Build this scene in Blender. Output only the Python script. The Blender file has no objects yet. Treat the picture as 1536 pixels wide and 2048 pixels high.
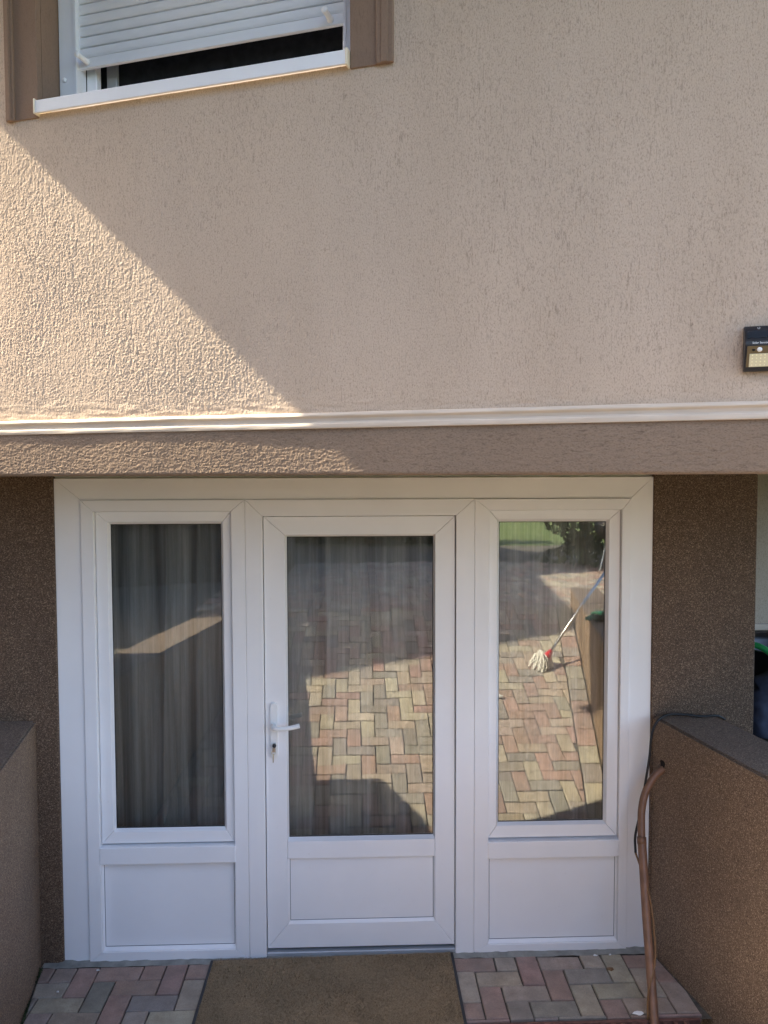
import bpy, bmesh, math, random
import numpy as np
from mathutils import Vector, Matrix

rng = np.random.default_rng(7)
random.seed(11)
scene = bpy.context.scene
COL = scene.collection

# ------------------------------------------------------------------ camera
EYE = Vector((0.0, -3.5, 2.236))
YAW, PITCH, ROLL = math.radians(1.959), math.radians(2.723), math.radians(0.174)
cam = bpy.data.cameras.new("camera")
cam.sensor_fit = 'VERTICAL'
cam.sensor_height = 36.0
cam.lens = 36.0 * 1540.0 / 2048.0
cam.clip_start = 0.05
cam.clip_end = 500.0
cam_ob = bpy.data.objects.new("camera", cam)
COL.objects.link(cam_ob)
fw = Vector((math.sin(YAW) * math.cos(PITCH), math.cos(YAW) * math.cos(PITCH), -math.sin(PITCH)))
r0 = Vector((math.cos(YAW), -math.sin(YAW), 0))
d0 = fw.cross(r0)
rr = math.cos(ROLL) * r0 + math.sin(ROLL) * d0
dd = -math.sin(ROLL) * r0 + math.cos(ROLL) * d0
m = Matrix((rr, -dd, -fw)).transposed().to_4x4()
m.translation = EYE
cam_ob.matrix_world = m
scene.camera = cam_ob

# ------------------------------------------------------------------ sky, sun, exposure
SUN = Vector((0.7271, -0.1258, -0.6746)).normalized()      # direction the light travels
world = bpy.data.worlds.new("World")
scene.world = world
world.use_nodes = True
wn = world.node_tree.nodes
sky = wn.new("ShaderNodeTexSky")
sky.sky_type = 'NISHITA'
sky.sun_disc = False
sky.sun_elevation = math.asin(-SUN.z)
sky.sun_rotation = math.atan2(-SUN.x, -SUN.y)
sky.air_density = 0.8
sky.dust_density = 3.0
sky.ozone_density = 0.5
bg = wn["Background"]
world.node_tree.links.new(sky.outputs[0], bg.inputs[0])
bg.inputs[1].default_value = 0.15
sun = bpy.data.lights.new("sun", 'SUN')
sun.energy = 3.6
sun.angle = math.radians(0.5)
sun.color = (1.0, 0.905, 0.71)
sun_ob = bpy.data.objects.new("sun", sun)
COL.objects.link(sun_ob)
sun_ob.rotation_euler = SUN.to_track_quat('-Z', 'Y').to_euler()
scene.view_settings.view_transform = 'Standard'
scene.view_settings.look = 'None'
scene.view_settings.gamma = 1.0
scene.view_settings.use_curve_mapping = False
scene.view_settings.exposure = 2.65
scene.cycles.use_denoising = True
scene.cycles.max_bounces = 10
scene.cycles.diffuse_bounces = 6
scene.cycles.transparent_max_bounces = 16
scene.cycles.caustics_reflective = False
scene.cycles.caustics_refractive = False

# ------------------------------------------------------------------ materials
def new_mat(name):
    mt = bpy.data.materials.new(name)
    mt.use_nodes = True
    nt = mt.node_tree
    return mt, nt, nt.nodes["Principled BSDF"]

def nd(nt, kind, **kw):
    n = nt.nodes.new(kind)
    for k, v in kw.items():
        setattr(n, k, v)
    return n

def coords(nt, scale=(1, 1, 1), kind='Object'):
    tc = nd(nt, "ShaderNodeTexCoord")
    mp = nd(nt, "ShaderNodeMapping")
    mp.inputs['Scale'].default_value = scale
    nt.links.new(tc.outputs[kind], mp.inputs['Vector'])
    return mp.outputs['Vector']

def noise(nt, vec, scale, detail=4, rough=0.55):
    n = nd(nt, "ShaderNodeTexNoise")
    n.inputs['Scale'].default_value = scale
    n.inputs['Detail'].default_value = detail
    n.inputs['Roughness'].default_value = rough
    if vec is not None:
        nt.links.new(vec, n.inputs['Vector'])
    return n

def ramp(nt, fac, stops):
    r = nd(nt, "ShaderNodeValToRGB")
    e = r.color_ramp.elements
    while len(e) < len(stops):
        e.new(0.5)
    for el, (p, c) in zip(e, stops):
        el.position = p
        el.color = (*c, 1) if len(c) == 3 else c
    nt.links.new(fac, r.inputs['Fac'])
    return r

def mixc(nt, fac, a, b, mode='MIX'):
    n = nd(nt, "ShaderNodeMix", data_type='RGBA', blend_type=mode)
    for sock, v in ((0, fac), (6, a), (7, b)):
        if hasattr(v, 'links'):
            nt.links.new(v, n.inputs[sock])
        else:
            n.inputs[sock].default_value = v if sock == 0 else (*v, 1)
    return n.outputs[2]

def bump(nt, height, bsdf, strength, dist, normal=None):
    b = nd(nt, "ShaderNodeBump")
    b.inputs['Strength'].default_value = strength
    b.inputs['Distance'].default_value = dist
    nt.links.new(height, b.inputs['Height'])
    if normal is not None:
        nt.links.new(normal, b.inputs['Normal'])
    if bsdf is not None:
        nt.links.new(b.outputs[0], bsdf.inputs['Normal'])
    return b.outputs[0]

def stucco(name, base, streak='v', pit_shade=0.8):
    mt, nt, b = new_mat(name)
    v = coords(nt)
    big = noise(nt, coords(nt, (3.2, 3.2, 0.8) if streak == 'v' else (0.9, 2, 2)), 1.0, 5, 0.6)
    mid = noise(nt, v, 16, 4)
    vf = coords(nt, (350, 350, 150) if streak == 'v' else (150, 350, 350))
    sm = noise(nt, vf, 1.0, 3, 0.65)
    vg = coords(nt, (240, 240, 34) if streak == 'v' else (40, 190, 190))
    st = noise(nt, vg, 1.0, 2, 0.5)
    c0 = tuple(x * k for x, k in zip(base, (0.93, 0.92, 0.90)))
    c1 = tuple(min(1, x * 1.05) for x in base)
    ca = ramp(nt, big.outputs[0], [(0.3, c0), (0.7, c1)]).outputs[0]
    # pit shade painted into the colour; streaks heavier where the float dragged harder
    gate = ramp(nt, mid.outputs[0], [(0.35, (0.25, 0.25, 0.25)), (0.65, (1, 1, 1))]).outputs[0]
    pit = ramp(nt, sm.outputs[0], [(0.30, (0.48, 0.45, 0.43)), (0.47, (1, 1, 1)), (0.72, (1.10, 1.09, 1.08))]).outputs[0]
    pt2 = ramp(nt, st.outputs[0], [(0.30, (0.58, 0.56, 0.54)), (0.43, (1, 1, 1))]).outputs[0]
    cb = mixc(nt, pit_shade, ca, mixc(nt, 1.0, ca, pit, 'MULTIPLY'))
    g2 = nd(nt, "ShaderNodeMath", operation='MULTIPLY')
    nt.links.new(gate, g2.inputs[0]); g2.inputs[1].default_value = pit_shade
    cc = mixc(nt, g2.outputs[0], cb, mixc(nt, 1.0, cb, pt2, 'MULTIPLY'))
    nt.links.new(cc, b.inputs['Base Color'])
    b.inputs['Roughness'].default_value = 0.92
    b.inputs['Specular IOR Level'].default_value = 0.12
    bump(nt, sm.outputs[0], b, 0.35, 0.0012)
    return mt

def grains(name, dark, mid, light, scale=310):
    mt, nt, b = new_mat(name)
    v = coords(nt)
    vo = nd(nt, "ShaderNodeTexVoronoi")
    vo.inputs['Scale'].default_value = scale
    nt.links.new(v, vo.inputs['Vector'])
    bw = nd(nt, "ShaderNodeSeparateColor")
    nt.links.new(vo.outputs['Color'], bw.inputs[0])
    rp = ramp(nt, bw.outputs[0], [(0.0, dark), (0.45, mid), (0.80, mid), (1.0, light)])
    big = noise(nt, v, 2.2, 4)
    var = ramp(nt, big.outputs[0], [(0.3, (0.85, 0.84, 0.84)), (0.7, (1.12, 1.1, 1.06))]).outputs[0]
    nt.links.new(mixc(nt, 1.0, rp.outputs[0], var, 'MULTIPLY'), b.inputs['Base Color'])
    b.inputs['Roughness'].default_value = 0.6
    b.inputs['Specular IOR Level'].default_value = 0.3
    inv = nd(nt, "ShaderNodeMath", operation='SUBTRACT')
    inv.inputs[0].default_value = 1.0
    nt.links.new(vo.outputs['Distance'], inv.inputs[1])
    bump(nt, inv.outputs[0], b, 0.7, 0.003)
    return mt

def plain(name, col, rough=0.5, metal=0.0, spec=0.5, var=0.06, vscale=6.0, bstr=0.0, bscale=200):
    mt, nt, b = new_mat(name)
    v = coords(nt)
    n = noise(nt, v, vscale, 4)
    lo = tuple(x * (1 - var) for x in col)
    hi = tuple(min(1, x * (1 + var)) for x in col)
    nt.links.new(ramp(nt, n.outputs[0], [(0.3, lo), (0.7, hi)]).outputs[0], b.inputs['Base Color'])
    b.inputs['Roughness'].default_value = rough
    b.inputs['Metallic'].default_value = metal
    b.inputs['Specular IOR Level'].default_value = spec
    if bstr:
        f = noise(nt, v, bscale, 3)
        bump(nt, f.outputs[0], b, bstr, 0.001)
    return mt

M = {}
M['stucco'] = stucco('beige_stucco', (0.535, 0.422, 0.322), 'v', 0.72)
M['brown_stucco'] = stucco('brown_stucco', (0.262, 0.192, 0.138), 'h', 0.8)
M['trim_brown'] = stucco('brown_trim_paint', (0.240, 0.165, 0.118), 'v', 0.35)
M['moulding'] = plain('cream_moulding', (0.58, 0.49, 0.39), 0.8, var=0.05, bstr=0.3, bscale=60)
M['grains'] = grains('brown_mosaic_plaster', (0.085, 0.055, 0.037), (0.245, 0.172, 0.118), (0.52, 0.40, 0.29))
M['grains_shade'] = grains('shade_tint_mosaic_plaster', (0.045, 0.028, 0.018), (0.135, 0.088, 0.058), (0.33, 0.24, 0.165))  # same mosaic darkened: overhang shade painted into the colour
M['grains_skylit'] = grains('skylight_tint_mosaic_plaster', (0.075, 0.057, 0.045), (0.195, 0.152, 0.122), (0.38, 0.31, 0.255))  # same mosaic greyed: skylight on the wall tops painted into the colour
M['pale_stucco'] = stucco('pale_stucco', (0.5, 0.42, 0.33))
M['plinth'] = grains('dark_mosaic_plaster', (0.02, 0.016, 0.014), (0.05, 0.04, 0.034), (0.14, 0.11, 0.09))

def pvc():
    mt, nt, b = new_mat('white_pvc')
    v = coords(nt)
    big = noise(nt, v, 3, 4)
    spot = noise(nt, v, 45, 5, 0.7)
    ca = ramp(nt, big.outputs[0], [(0.3, (0.80, 0.80, 0.805)), (0.7, (0.85, 0.85, 0.85))]).outputs[0]
    sp = ramp(nt, spot.outputs[0], [(0.22, (0.86, 0.84, 0.80)), (0.33, (1, 1, 1))]).outputs[0]
    nt.links.new(mixc(nt, 1.0, ca, sp, 'MULTIPLY'), b.inputs['Base Color'])
    b.inputs['Roughness'].default_value = 0.38
    b.inputs['Specular IOR Level'].default_value = 0.4
    return mt
M['pvc'] = pvc()
M['shutter'] = plain('white_aluminium', (0.72, 0.74, 0.76), 0.45, var=0.03)
M['sill'] = plain('white_sill', (0.78, 0.79, 0.80), 0.4, var=0.03)
M['cap'] = plain('cream_plastic_cap', (0.74, 0.66, 0.50), 0.5, var=0.05)
M['gasket'] = plain('black_gasket', (0.02, 0.02, 0.022), 0.6)
M['seal'] = plain('grey_seal', (0.16, 0.17, 0.19), 0.6)
M['gray_alu'] = plain('gray_aluminium', (0.42, 0.44, 0.46), 0.45, metal=0.3, var=0.08)
M['screen'] = plain('dark_screen', (0.016, 0.018, 0.022), 0.7, var=0.35, vscale=30, spec=0.2)
M['dark'] = plain('dark_hole', (0.01, 0.009, 0.008), 0.9)
M['nickel'] = plain('nickel', (0.62, 0.58, 0.48), 0.28, metal=1.0)
M['brass'] = plain('brass_key', (0.55, 0.48, 0.30), 0.35, metal=1.0)
M['pipe'] = plain('brown_pipe', (0.215, 0.115, 0.068), 0.45, var=0.22, vscale=18)
M['cable'] = plain('black_cable', (0.012, 0.012, 0.013), 0.45)
M['wire'] = plain('ochre_wire', (0.20, 0.105, 0.04), 0.5)
M['drain'] = plain('rusty_cast_iron', (0.14, 0.062, 0.048), 0.75, var=0.35, vscale=40, bstr=0.4)
M['concrete'] = plain('grey_mortar', (0.26, 0.26, 0.235), 0.95, var=0.22, vscale=18, bstr=0.8, bscale=120)
M['joint'] = plain('dark_joint_sand', (0.095, 0.083, 0.066), 0.98, var=0.4, vscale=40, bstr=0.8, bscale=160)
M['black_plastic'] = plain('black_plastic', (0.014, 0.014, 0.016), 0.35)
M['solar'] = plain('solar_cell', (0.012, 0.022, 0.035), 0.12, spec=0.7)
M['reflector'] = plain('bronze_reflector', (0.19, 0.145, 0.075), 0.35, metal=0.5)
M['led'] = plain('cream_led_panel', (0.74, 0.66, 0.42), 0.4)
M['led_dot'] = plain('yellow_led_dot', (0.93, 0.86, 0.55), 0.25)
M['white'] = plain('white_plastic', (0.82, 0.82, 0.80), 0.35)
M['print'] = plain('white_print', (0.75, 0.75, 0.72), 0.6)
M['green'] = plain('green_plastic', (0.02, 0.30, 0.085), 0.4)
M['navy'] = plain('navy_cloth', (0.028, 0.036, 0.062), 0.9, var=0.3, vscale=20)
M['steel'] = plain('steel', (0.72, 0.72, 0.70), 0.22, metal=1.0)
M['mop_red'] = plain('red_plastic', (0.55, 0.02, 0.03), 0.4)
M['mop_string'] = plain('cotton_string', (0.80, 0.78, 0.72), 0.95, var=0.10, vscale=60)
M['glove_green'] = plain('green_rubber', (0.012, 0.11, 0.06), 0.55, var=0.2)
M['glove_black'] = plain('black_knit', (0.018, 0.018, 0.018), 0.9, var=0.3)
M['room'] = plain('dim_room_paint', (0.20, 0.19, 0.175), 0.9)
M['timber'] = plain('dark_timber', (0.055, 0.040, 0.028), 0.8, var=0.3, vscale=5)
M['roof'] = plain('roof_tile', (0.16, 0.07, 0.045), 0.85, var=0.2)
M['bark'] = plain('bark', (0.06, 0.045, 0.033), 0.9, var=0.3, vscale=20)
M['thuja'] = plain('thuja_green', (0.035, 0.052, 0.018), 0.8, var=0.5, vscale=14)
M['soffit'] = plain('soffit_plaster', (0.40, 0.34, 0.27), 0.95, var=0.08)

def lawn_mat():
    mt, nt, b = new_mat('lawn_grass')
    v = coords(nt)
    n1 = noise(nt, v, 1.2, 4)
    n2 = noise(nt, v, 60, 4)
    c1 = ramp(nt, n1.outputs[0], [(0.3, (0.085, 0.130, 0.028)), (0.7, (0.145, 0.185, 0.05))]).outputs[0]
    c2 = ramp(nt, n2.outputs[0], [(0.25, (0.55, 0.55, 0.55)), (0.7, (1.2, 1.2, 1.1))]).outputs[0]
    nt.links.new(mixc(nt, 1.0, c1, c2, 'MULTIPLY'), b.inputs['Base Color'])
    b.inputs['Roughness'].default_value = 0.9
    bump(nt, n2.outputs[0], b, 1.0, 0.03)
    return mt
M['lawn'] = lawn_mat()

def paver_mat():
    mt, nt, b = new_mat('concrete_paver')
    at = nd(nt, "ShaderNodeAttribute", attribute_name='tint')
    v = coords(nt)
    n1 = noise(nt, v, 14, 4)
    n2 = noise(nt, v, 170, 4, 0.65)
    n3 = noise(nt, v, 5, 3)
    s1 = ramp(nt, n1.outputs[0], [(0.28, (0.72, 0.70, 0.68)), (0.68, (1.12, 1.12, 1.10))]).outputs[0]
    s2 = ramp(nt, n2.outputs[0], [(0.3, (0.8, 0.8, 0.8)), (0.7, (1.12, 1.12, 1.12))]).outputs[0]
    c = mixc(nt, 1.0, mixc(nt, 1.0, at.outputs['Color'], s1, 'MULTIPLY'), s2, 'MULTIPLY')
    fac = ramp(nt, n3.outputs[0], [(0.35, (0.10, 0.10, 0.10)), (0.75, (0.55, 0.55, 0.55))]).outputs[0]
    c = mixc(nt, fac, c, (0.235, 0.215, 0.19))
    nt.links.new(c, b.inputs['Base Color'])
    b.inputs['Roughness'].default_value = 0.88
    b.inputs['Specular IOR Level'].default_value = 0.25
    bump(nt, n2.outputs[0], b, 0.45, 0.0015)
    return mt
M['paver'] = paver_mat()

def mat_mat():
    mt, nt, b = new_mat('brown_carpet_mat')
    v = coords(nt)
    n1 = noise(nt, v, 330, 3, 0.7)
    n2 = noise(nt, v, 70, 5, 0.7)
    n3 = noise(nt, v, 3.2, 3)
    c1 = ramp(nt, n1.outputs[0], [(0.30, (0.16, 0.118, 0.072)), (0.55, (0.33, 0.25, 0.158)), (0.75, (0.50, 0.39, 0.255))]).outputs[0]
    c2 = ramp(nt, n2.outputs[0], [(0.30, (0.5, 0.48, 0.46)), (0.5, (1, 1, 1))]).outputs[0]
    c3 = ramp(nt, n3.outputs[0], [(0.3, (0.86, 0.86, 0.86)), (0.7, (1.1, 1.06, 1.02))]).outputs[0]
    c = mixc(nt, 1.0, mixc(nt, 0.55, c1, mixc(nt, 1.0, c1, c2, 'MULTIPLY')), c3, 'MULTIPLY')
    nt.links.new(c, b.inputs['Base Color'])
    b.inputs['Roughness'].default_value = 1.0
    b.inputs['Specular IOR Level'].default_value = 0.05
    bump(nt, n1.outputs[0], b, 1.0, 0.004)
    return mt
M['mat'] = mat_mat()

def curtain_mat():
    mt, nt, b = new_mat('grey_striped_curtain')
    v = coords(nt, (38, 1, 0.8))
    n1 = noise(nt, v, 1.0, 3, 0.7)
    v2 = coords(nt, (900, 1, 30))
    n2 = noise(nt, v2, 1.0, 2, 0.6)
    c1 = ramp(nt, n1.outputs[0], [(0.30, (0.26, 0.255, 0.232)), (0.72, (0.54, 0.53, 0.49))]).outputs[0]
    c2 = ramp(nt, n2.outputs[0], [(0.3, (0.88, 0.88, 0.88)), (0.7, (1.06, 1.06, 1.06))]).outputs[0]
    c = mixc(nt, 1.0, c1, c2, 'MULTIPLY')
    nt.links.new(c, b.inputs['Base Color'])
    b.inputs['Roughness'].default_value = 0.95
    b.inputs['Specular IOR Level'].default_value = 0.1
    tr = nd(nt, "ShaderNodeBsdfTransparent")
    mx = nd(nt, "ShaderNodeMixShader")
    mx.inputs[0].default_value = 0.93
    nt.links.new(tr.outputs[0], mx.inputs[1])
    nt.links.new(b.outputs[0], mx.inputs[2])
    nt.links.new(mx.outputs[0], nt.nodes['Material Output'].inputs[0])
    return mt
M['curtain'] = curtain_mat()

def glass_mat():
    # coated insulating glass: part mirror, part see-through, stronger at a slant
    mt, nt, b = new_mat('coated_glass')
    nt.nodes.remove(b)
    gl = nd(nt, "ShaderNodeBsdfGlossy")
    gl.inputs['Roughness'].default_value = 0.0
    gl.inputs['Color'].default_value = (0.97, 0.98, 0.95, 1)
    tr = nd(nt, "ShaderNodeBsdfTransparent")
    tr.inputs['Color'].default_value = (0.955, 0.96, 0.955, 1)
    lw = nd(nt, "ShaderNodeFresnel")
    lw.inputs['IOR'].default_value = 1.45
    ad = nd(nt, "ShaderNodeMath", operation='ADD')
    ad.use_clamp = True
    ad.inputs[1].default_value = 0.082
    nt.links.new(lw.outputs[0], ad.inputs[0])
    mx = nd(nt, "ShaderNodeMixShader")
    nt.links.new(ad.outputs[0], mx.inputs[0])
    nt.links.new(tr.outputs[0], mx.inputs[1])
    nt.links.new(gl.outputs[0], mx.inputs[2])
    v = coords(nt)
    n1 = noise(nt, v, 3.0, 2)
    bp = bump(nt, n1.outputs[0], None, 0.04, 0.01)
    nt.links.new(bp, gl.inputs['Normal'])
    nt.links.new(mx.outputs[0], nt.nodes['Material Output'].inputs[0])
    return mt
M['glass'] = glass_mat()

# ------------------------------------------------------------------ mesh helpers
def tag(o, label=None, cat=None, group=None, kind=None):
    if label: o['label'] = label
    if cat: o['category'] = cat
    if group: o['group'] = group
    if kind: o['kind'] = kind
    return o

def empty(name, loc=(0, 0, 0), rz=0.0, **kw):
    o = bpy.data.objects.new(name, None)
    o.empty_display_size = 0.1
    COL.objects.link(o)
    o.location = loc
    o.rotation_euler = (0, 0, rz)
    return tag(o, **kw)

def link(name, me, mat, parent=None, smooth=False, **kw):
    o = bpy.data.objects.new(name, me)
    COL.objects.link(o)
    if mat is not None and not me.materials:
        me.materials.append(M[mat] if isinstance(mat, str) else mat)
    if smooth:
        me.polygons.foreach_set('use_smooth', [True] * len(me.polygons))
    if parent is not None:
        o.parent = parent
    return tag(o, **kw)

def pyd(name, verts, faces, mat, parent=None, smooth=False, **kw):
    me = bpy.data.meshes.new(name)
    me.from_pydata([tuple(v) for v in verts], [], faces)
    me.update()
    return link(name, me, mat, parent, smooth, **kw)

def bm_obj(name, bm, mat, parent=None, smooth=False, **kw):
    me = bpy.data.meshes.new(name)
    bmesh.ops.recalc_face_normals(bm, faces=bm.faces[:])
    bm.to_mesh(me)
    bm.free()
    return link(name, me, mat, parent, smooth, **kw)

def bm_box(bm, a, b, bevel=0.0, seg=1):
    x0, y0, z0 = a
    x1, y1, z1 = b
    vs = [bm.verts.new(p) for p in ((x0, y0, z0), (x1, y0, z0), (x1, y1, z0), (x0, y1, z0),
                                    (x0, y0, z1), (x1, y0, z1), (x1, y1, z1), (x0, y1, z1))]
    fs = [bm.faces.new([vs[i] for i in f]) for f in ((0, 3, 2, 1), (4, 5, 6, 7), (0, 1, 5, 4), (1, 2, 6, 5), (2, 3, 7, 6), (3, 0, 4, 7))]
    if bevel:
        es = list({e for f in fs for e in f.edges})
        bmesh.ops.bevel(bm, geom=es, offset=bevel, segments=seg, affect='EDGES', profile=0.5)

def box(name, a, b, mat, parent=None, bevel=0.0, seg=1, **kw):
    bm = bmesh.new()
    bm_box(bm, a, b, bevel, seg)
    return bm_obj(name, bm, mat, parent, **kw)

def prism(name, poly, z0, z1, mat, parent=None, bevel=0.0, **kw):
    """vertical prism over a plan polygon"""
    bm = bmesh.new()
    lo = [bm.verts.new((x, y, z0)) for x, y in poly]
    hi = [bm.verts.new((x, y, z1)) for x, y in poly]
    n = len(poly)
    bm.faces.new(lo[::-1])
    top = bm.faces.new(hi)
    for i in range(n):
        bm.faces.new((lo[i], lo[(i + 1) % n], hi[(i + 1) % n], hi[i]))
    if bevel:
        bmesh.ops.bevel(bm, geom=list(top.edges), offset=bevel, segments=2, affect='EDGES')
    return bm_obj(name, bm, mat, parent, **kw)

def slab_piece(name, quad, yo, yi, yb, mat, parent, bevel=0.0015, **kw):
    """upright bar: quad = outer a, outer b, inner b, inner a in (x,z); front depth yo at outer, yi at inner edge; back yb"""
    bm = bmesh.new()
    ys = (yo, yo, yi, yi)
    fr = [bm.verts.new((q[0], y, q[1])) for q, y in zip(quad, ys)]
    bk = [bm.verts.new((q[0], yb, q[1])) for q in quad]
    f = bm.faces.new(fr)
    bm.faces.new(bk[::-1])
    for i in range(4):
        bm.faces.new((fr[i], bk[i], bk[(i + 1) % 4], fr[(i + 1) % 4]))
    if bevel:
        bmesh.ops.bevel(bm, geom=list(f.edges), offset=bevel, segments=2, affect='EDGES', profile=0.5)
    return bm_obj(name, bm, mat, parent, **kw)

def ring(parent, names, o, i, yo, yi, yb, mat, gap=0.0005, bevel=0.0015, skip=''):
    """mitred rectangular frame; o,i = (x0,x1,z0,z1) outer and inner; names = (stile, rail)"""
    ox0, ox1, oz0, oz1 = o
    ix0, ix1, iz0, iz1 = i
    g = gap
    out = []
    if 'l' not in skip:
        out.append(slab_piece(names[0], [(ox0, oz0 + g), (ox0, oz1 - g), (ix0, iz1 - g), (ix0, iz0 + g)], yo, yi, yb, mat, parent, bevel))
    if 'r' not in skip:
        out.append(slab_piece(names[0], [(ox1, oz1 - g), (ox1, oz0 + g), (ix1, iz0 + g), (ix1, iz1 - g)], yo, yi, yb, mat, parent, bevel))
    if 't' not in skip:
        out.append(slab_piece(names[1], [(ox0 + g, oz1), (ox1 - g, oz1), (ix1 - g, iz1), (ix0 + g, iz1)], yo, yi, yb, mat, parent, bevel))
    if 'b' not in skip:
        out.append(slab_piece(names[1], [(ox1 - g, oz0), (ox0 + g, oz0), (ix0 + g, iz0), (ix1 - g, iz0)], yo, yi, yb, mat, parent, bevel))
    return out

def tube_mesh(bm, pts, rad, seg=10, cap=True):
    pts = [Vector(p) for p in pts]
    rads = rad if hasattr(rad, '__len__') else [rad] * len(pts)
    rings = []
    up = Vector((0.31, 0.2, 0.93))
    for k, p in enumerate(pts):
        tg = (pts[min(k + 1, len(pts) - 1)] - pts[max(k - 1, 0)]).normalized()
        a = tg.cross(up)
        if a.length < 1e-3:
            a = tg.cross(Vector((1, 0, 0)))
        a.normalize()
        b = tg.cross(a)
        rings.append([bm.verts.new(p + (a * math.cos(2 * math.pi * j / seg) + b * math.sin(2 * math.pi * j / seg)) * rads[k]) for j in range(seg)])
        up = -b if b.dot(up) < 0 else b
        up = a.cross(tg)
    for r1, r2 in zip(rings, rings[1:]):
        for j in range(seg):
            bm.faces.new((r1[j], r1[(j + 1) % seg], r2[(j + 1) % seg], r2[j]))
    if cap:
        bm.faces.new(rings[0][::-1])
        bm.faces.new(rings[-1])

def smooth_path(ctrl, n=8):
    P = [Vector(c) for c in ctrl]
    P = [P[0] * 2 - P[1]] + P + [P[-1] * 2 - P[-2]]
    out = []
    for i in range(1, len(P) - 2):
        a, b, c, d = P[i - 1:i + 3]
        for k in range(n):
            t = k / n
            out.append(0.5 * ((2 * b) + (c - a) * t + (2 * a - 5 * b + 4 * c - d) * t * t + (3 * b - a - 3 * c + d) * t ** 3))
    out.append(P[-2])
    return out

def tube(name, ctrl, rad, mat, parent=None, seg=10, n=8, **kw):
    bm = bmesh.new()
    pts = smooth_path(ctrl, n) if n > 1 else ctrl
    tube_mesh(bm, pts, rad, seg)
    return bm_obj(name, bm, mat, parent, True, **kw)

def lathe_mesh(bm, prof, axis_o=(0, 0, 0), seg=24, axis='z'):
    rings = []
    o = Vector(axis_o)
    for r, h in prof:
        row = []
        for j in range(seg):
            c, s = math.cos(2 * math.pi * j / seg) * r, math.sin(2 * math.pi * j / seg) * r
            row.append(bm.verts.new(o + (Vector((c, s, h)) if axis == 'z' else Vector((c, -h, s)))))
        rings.append(row)
    for r1, r2 in zip(rings, rings[1:]):
        for j in range(seg):
            bm.faces.new((r1[j], r1[(j + 1) % seg], r2[(j + 1) % seg], r2[j]))
    bm.faces.new(rings[0][::-1])
    bm.faces.new(rings[-1])

def lathe(name, prof, mat, parent=None, o=(0, 0, 0), seg=24, axis='z', **kw):
    bm = bmesh.new()
    lathe_mesh(bm, prof, o, seg, axis)
    return bm_obj(name, bm, mat, parent, True, **kw)

def fnoise(ny, nx, sy, sx):
    """smooth random field, unit variance, gaussian lengths sy, sx in samples"""
    w = rng.standard_normal((ny, nx))
    fy = np.fft.fftfreq(ny)[:, None]
    fx = np.fft.rfftfreq(nx)[None, :]
    g = np.exp(-2 * (math.pi ** 2) * ((fy * sy) ** 2 + (fx * sx) ** 2))
    r = np.fft.irfft2(np.fft.rfft2(w) * g, s=(ny, nx))
    return (r - r.mean()) / r.std()

def relief(name, u0, u1, z0, z1, step, hfun, mat, parent, hole=None, **kw):
    nu = int(round((u1 - u0) / step)) + 1
    nz = int(round((z1 - z0) / step)) + 1
    U = np.linspace(u0, u1, nu)
    Z = np.linspace(z0, z1, nz)
    H = hfun(nz, nu, step, U, Z)
    gu, gz = np.meshgrid(U, Z)
    co = np.stack([gu, -H, gz], -1).reshape(-1, 3).astype(np.float32)
    idx = np.arange(nz * nu).reshape(nz, nu)
    keep = np.ones((nz - 1, nu - 1), bool)
    if hole:
        cu = (U[:-1] + U[1:]) / 2
        cz = (Z[:-1] + Z[1:]) / 2
        keep &= ~((cu[None, :] > hole[0]) & (cu[None, :] < hole[1]) & (cz[:, None] > hole[2]) & (cz[:, None] < hole[3]))
    q = np.stack([idx[:-1, :-1], idx[:-1, 1:], idx[1:, 1:], idx[1:, :-1]], -1)[keep].astype(np.int32)
    nf = len(q)
    me = bpy.data.meshes.new(name)
    me.vertices.add(len(co))
    me.vertices.foreach_set('co', co.ravel())
    me.loops.add(nf * 4)
    me.loops.foreach_set('vertex_index', q.ravel())
    me.polygons.add(nf)
    me.polygons.foreach_set('loop_start', np.arange(0, nf * 4, 4, dtype=np.int32))
    me.update(calc_edges=True)
    me.validate()
    return link(name, me, mat, parent, True, **kw)

# ------------------------------------------------------------------ ground and yard
SK = 0.185                              # the side walls veer to +x by this much per metre towards the yard
def wall_r(d): return 1.37 + SK * d     # inner face of the right wall, d metres in front of the door
def wall_l(d): return -1.464 + SK * d
RAMP0, SLOPE, YARD = 0.61, 0.295, 0.95
def ground_z(d): return max(0.0, min(YARD, SLOPE * (d - RAMP0)))
TOP_D = RAMP0 + YARD / SLOPE

R0, R1, S0, S1 = -7.0, 7.5, -10.5, 6.0   # paved yard rectangle, lawn all round it
X = 220.0
lv = [(-X, -X, 0), (X, -X, 0), (X, X, 0), (-X, X, 0), (R0, S0, 0), (R1, S0, 0), (R1, S1, 0), (R0, S1, 0)]
lawn = pyd('lawn', [(x, y, YARD - 0.01) for x, y, z in lv], [(0, 1, 5, 4), (1, 2, 6, 5), (2, 3, 7, 6), (3, 0, 4, 7)], 'lawn')
tag(lawn, kind='structure')

# bed of sand under the pavers: flat by the door, ramp, then the yard
def bed(d): return ground_z(d) - 0.012
rows = [-0.3, 0.468, 0.600, RAMP0, TOP_D, 7.5]
vs, fs = [], []
for d in rows:
    vs += [(-2.2, -d, bed(d)), (3.4, -d, bed(d))]
for k in range(len(rows) - 1):
    if k == 1:
        continue
    a = 2 * k
    fs.append((a, a + 2, a + 3, a + 1))
paving = pyd('paving', vs, fs, 'joint')
tag(paving, kind='structure')
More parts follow.
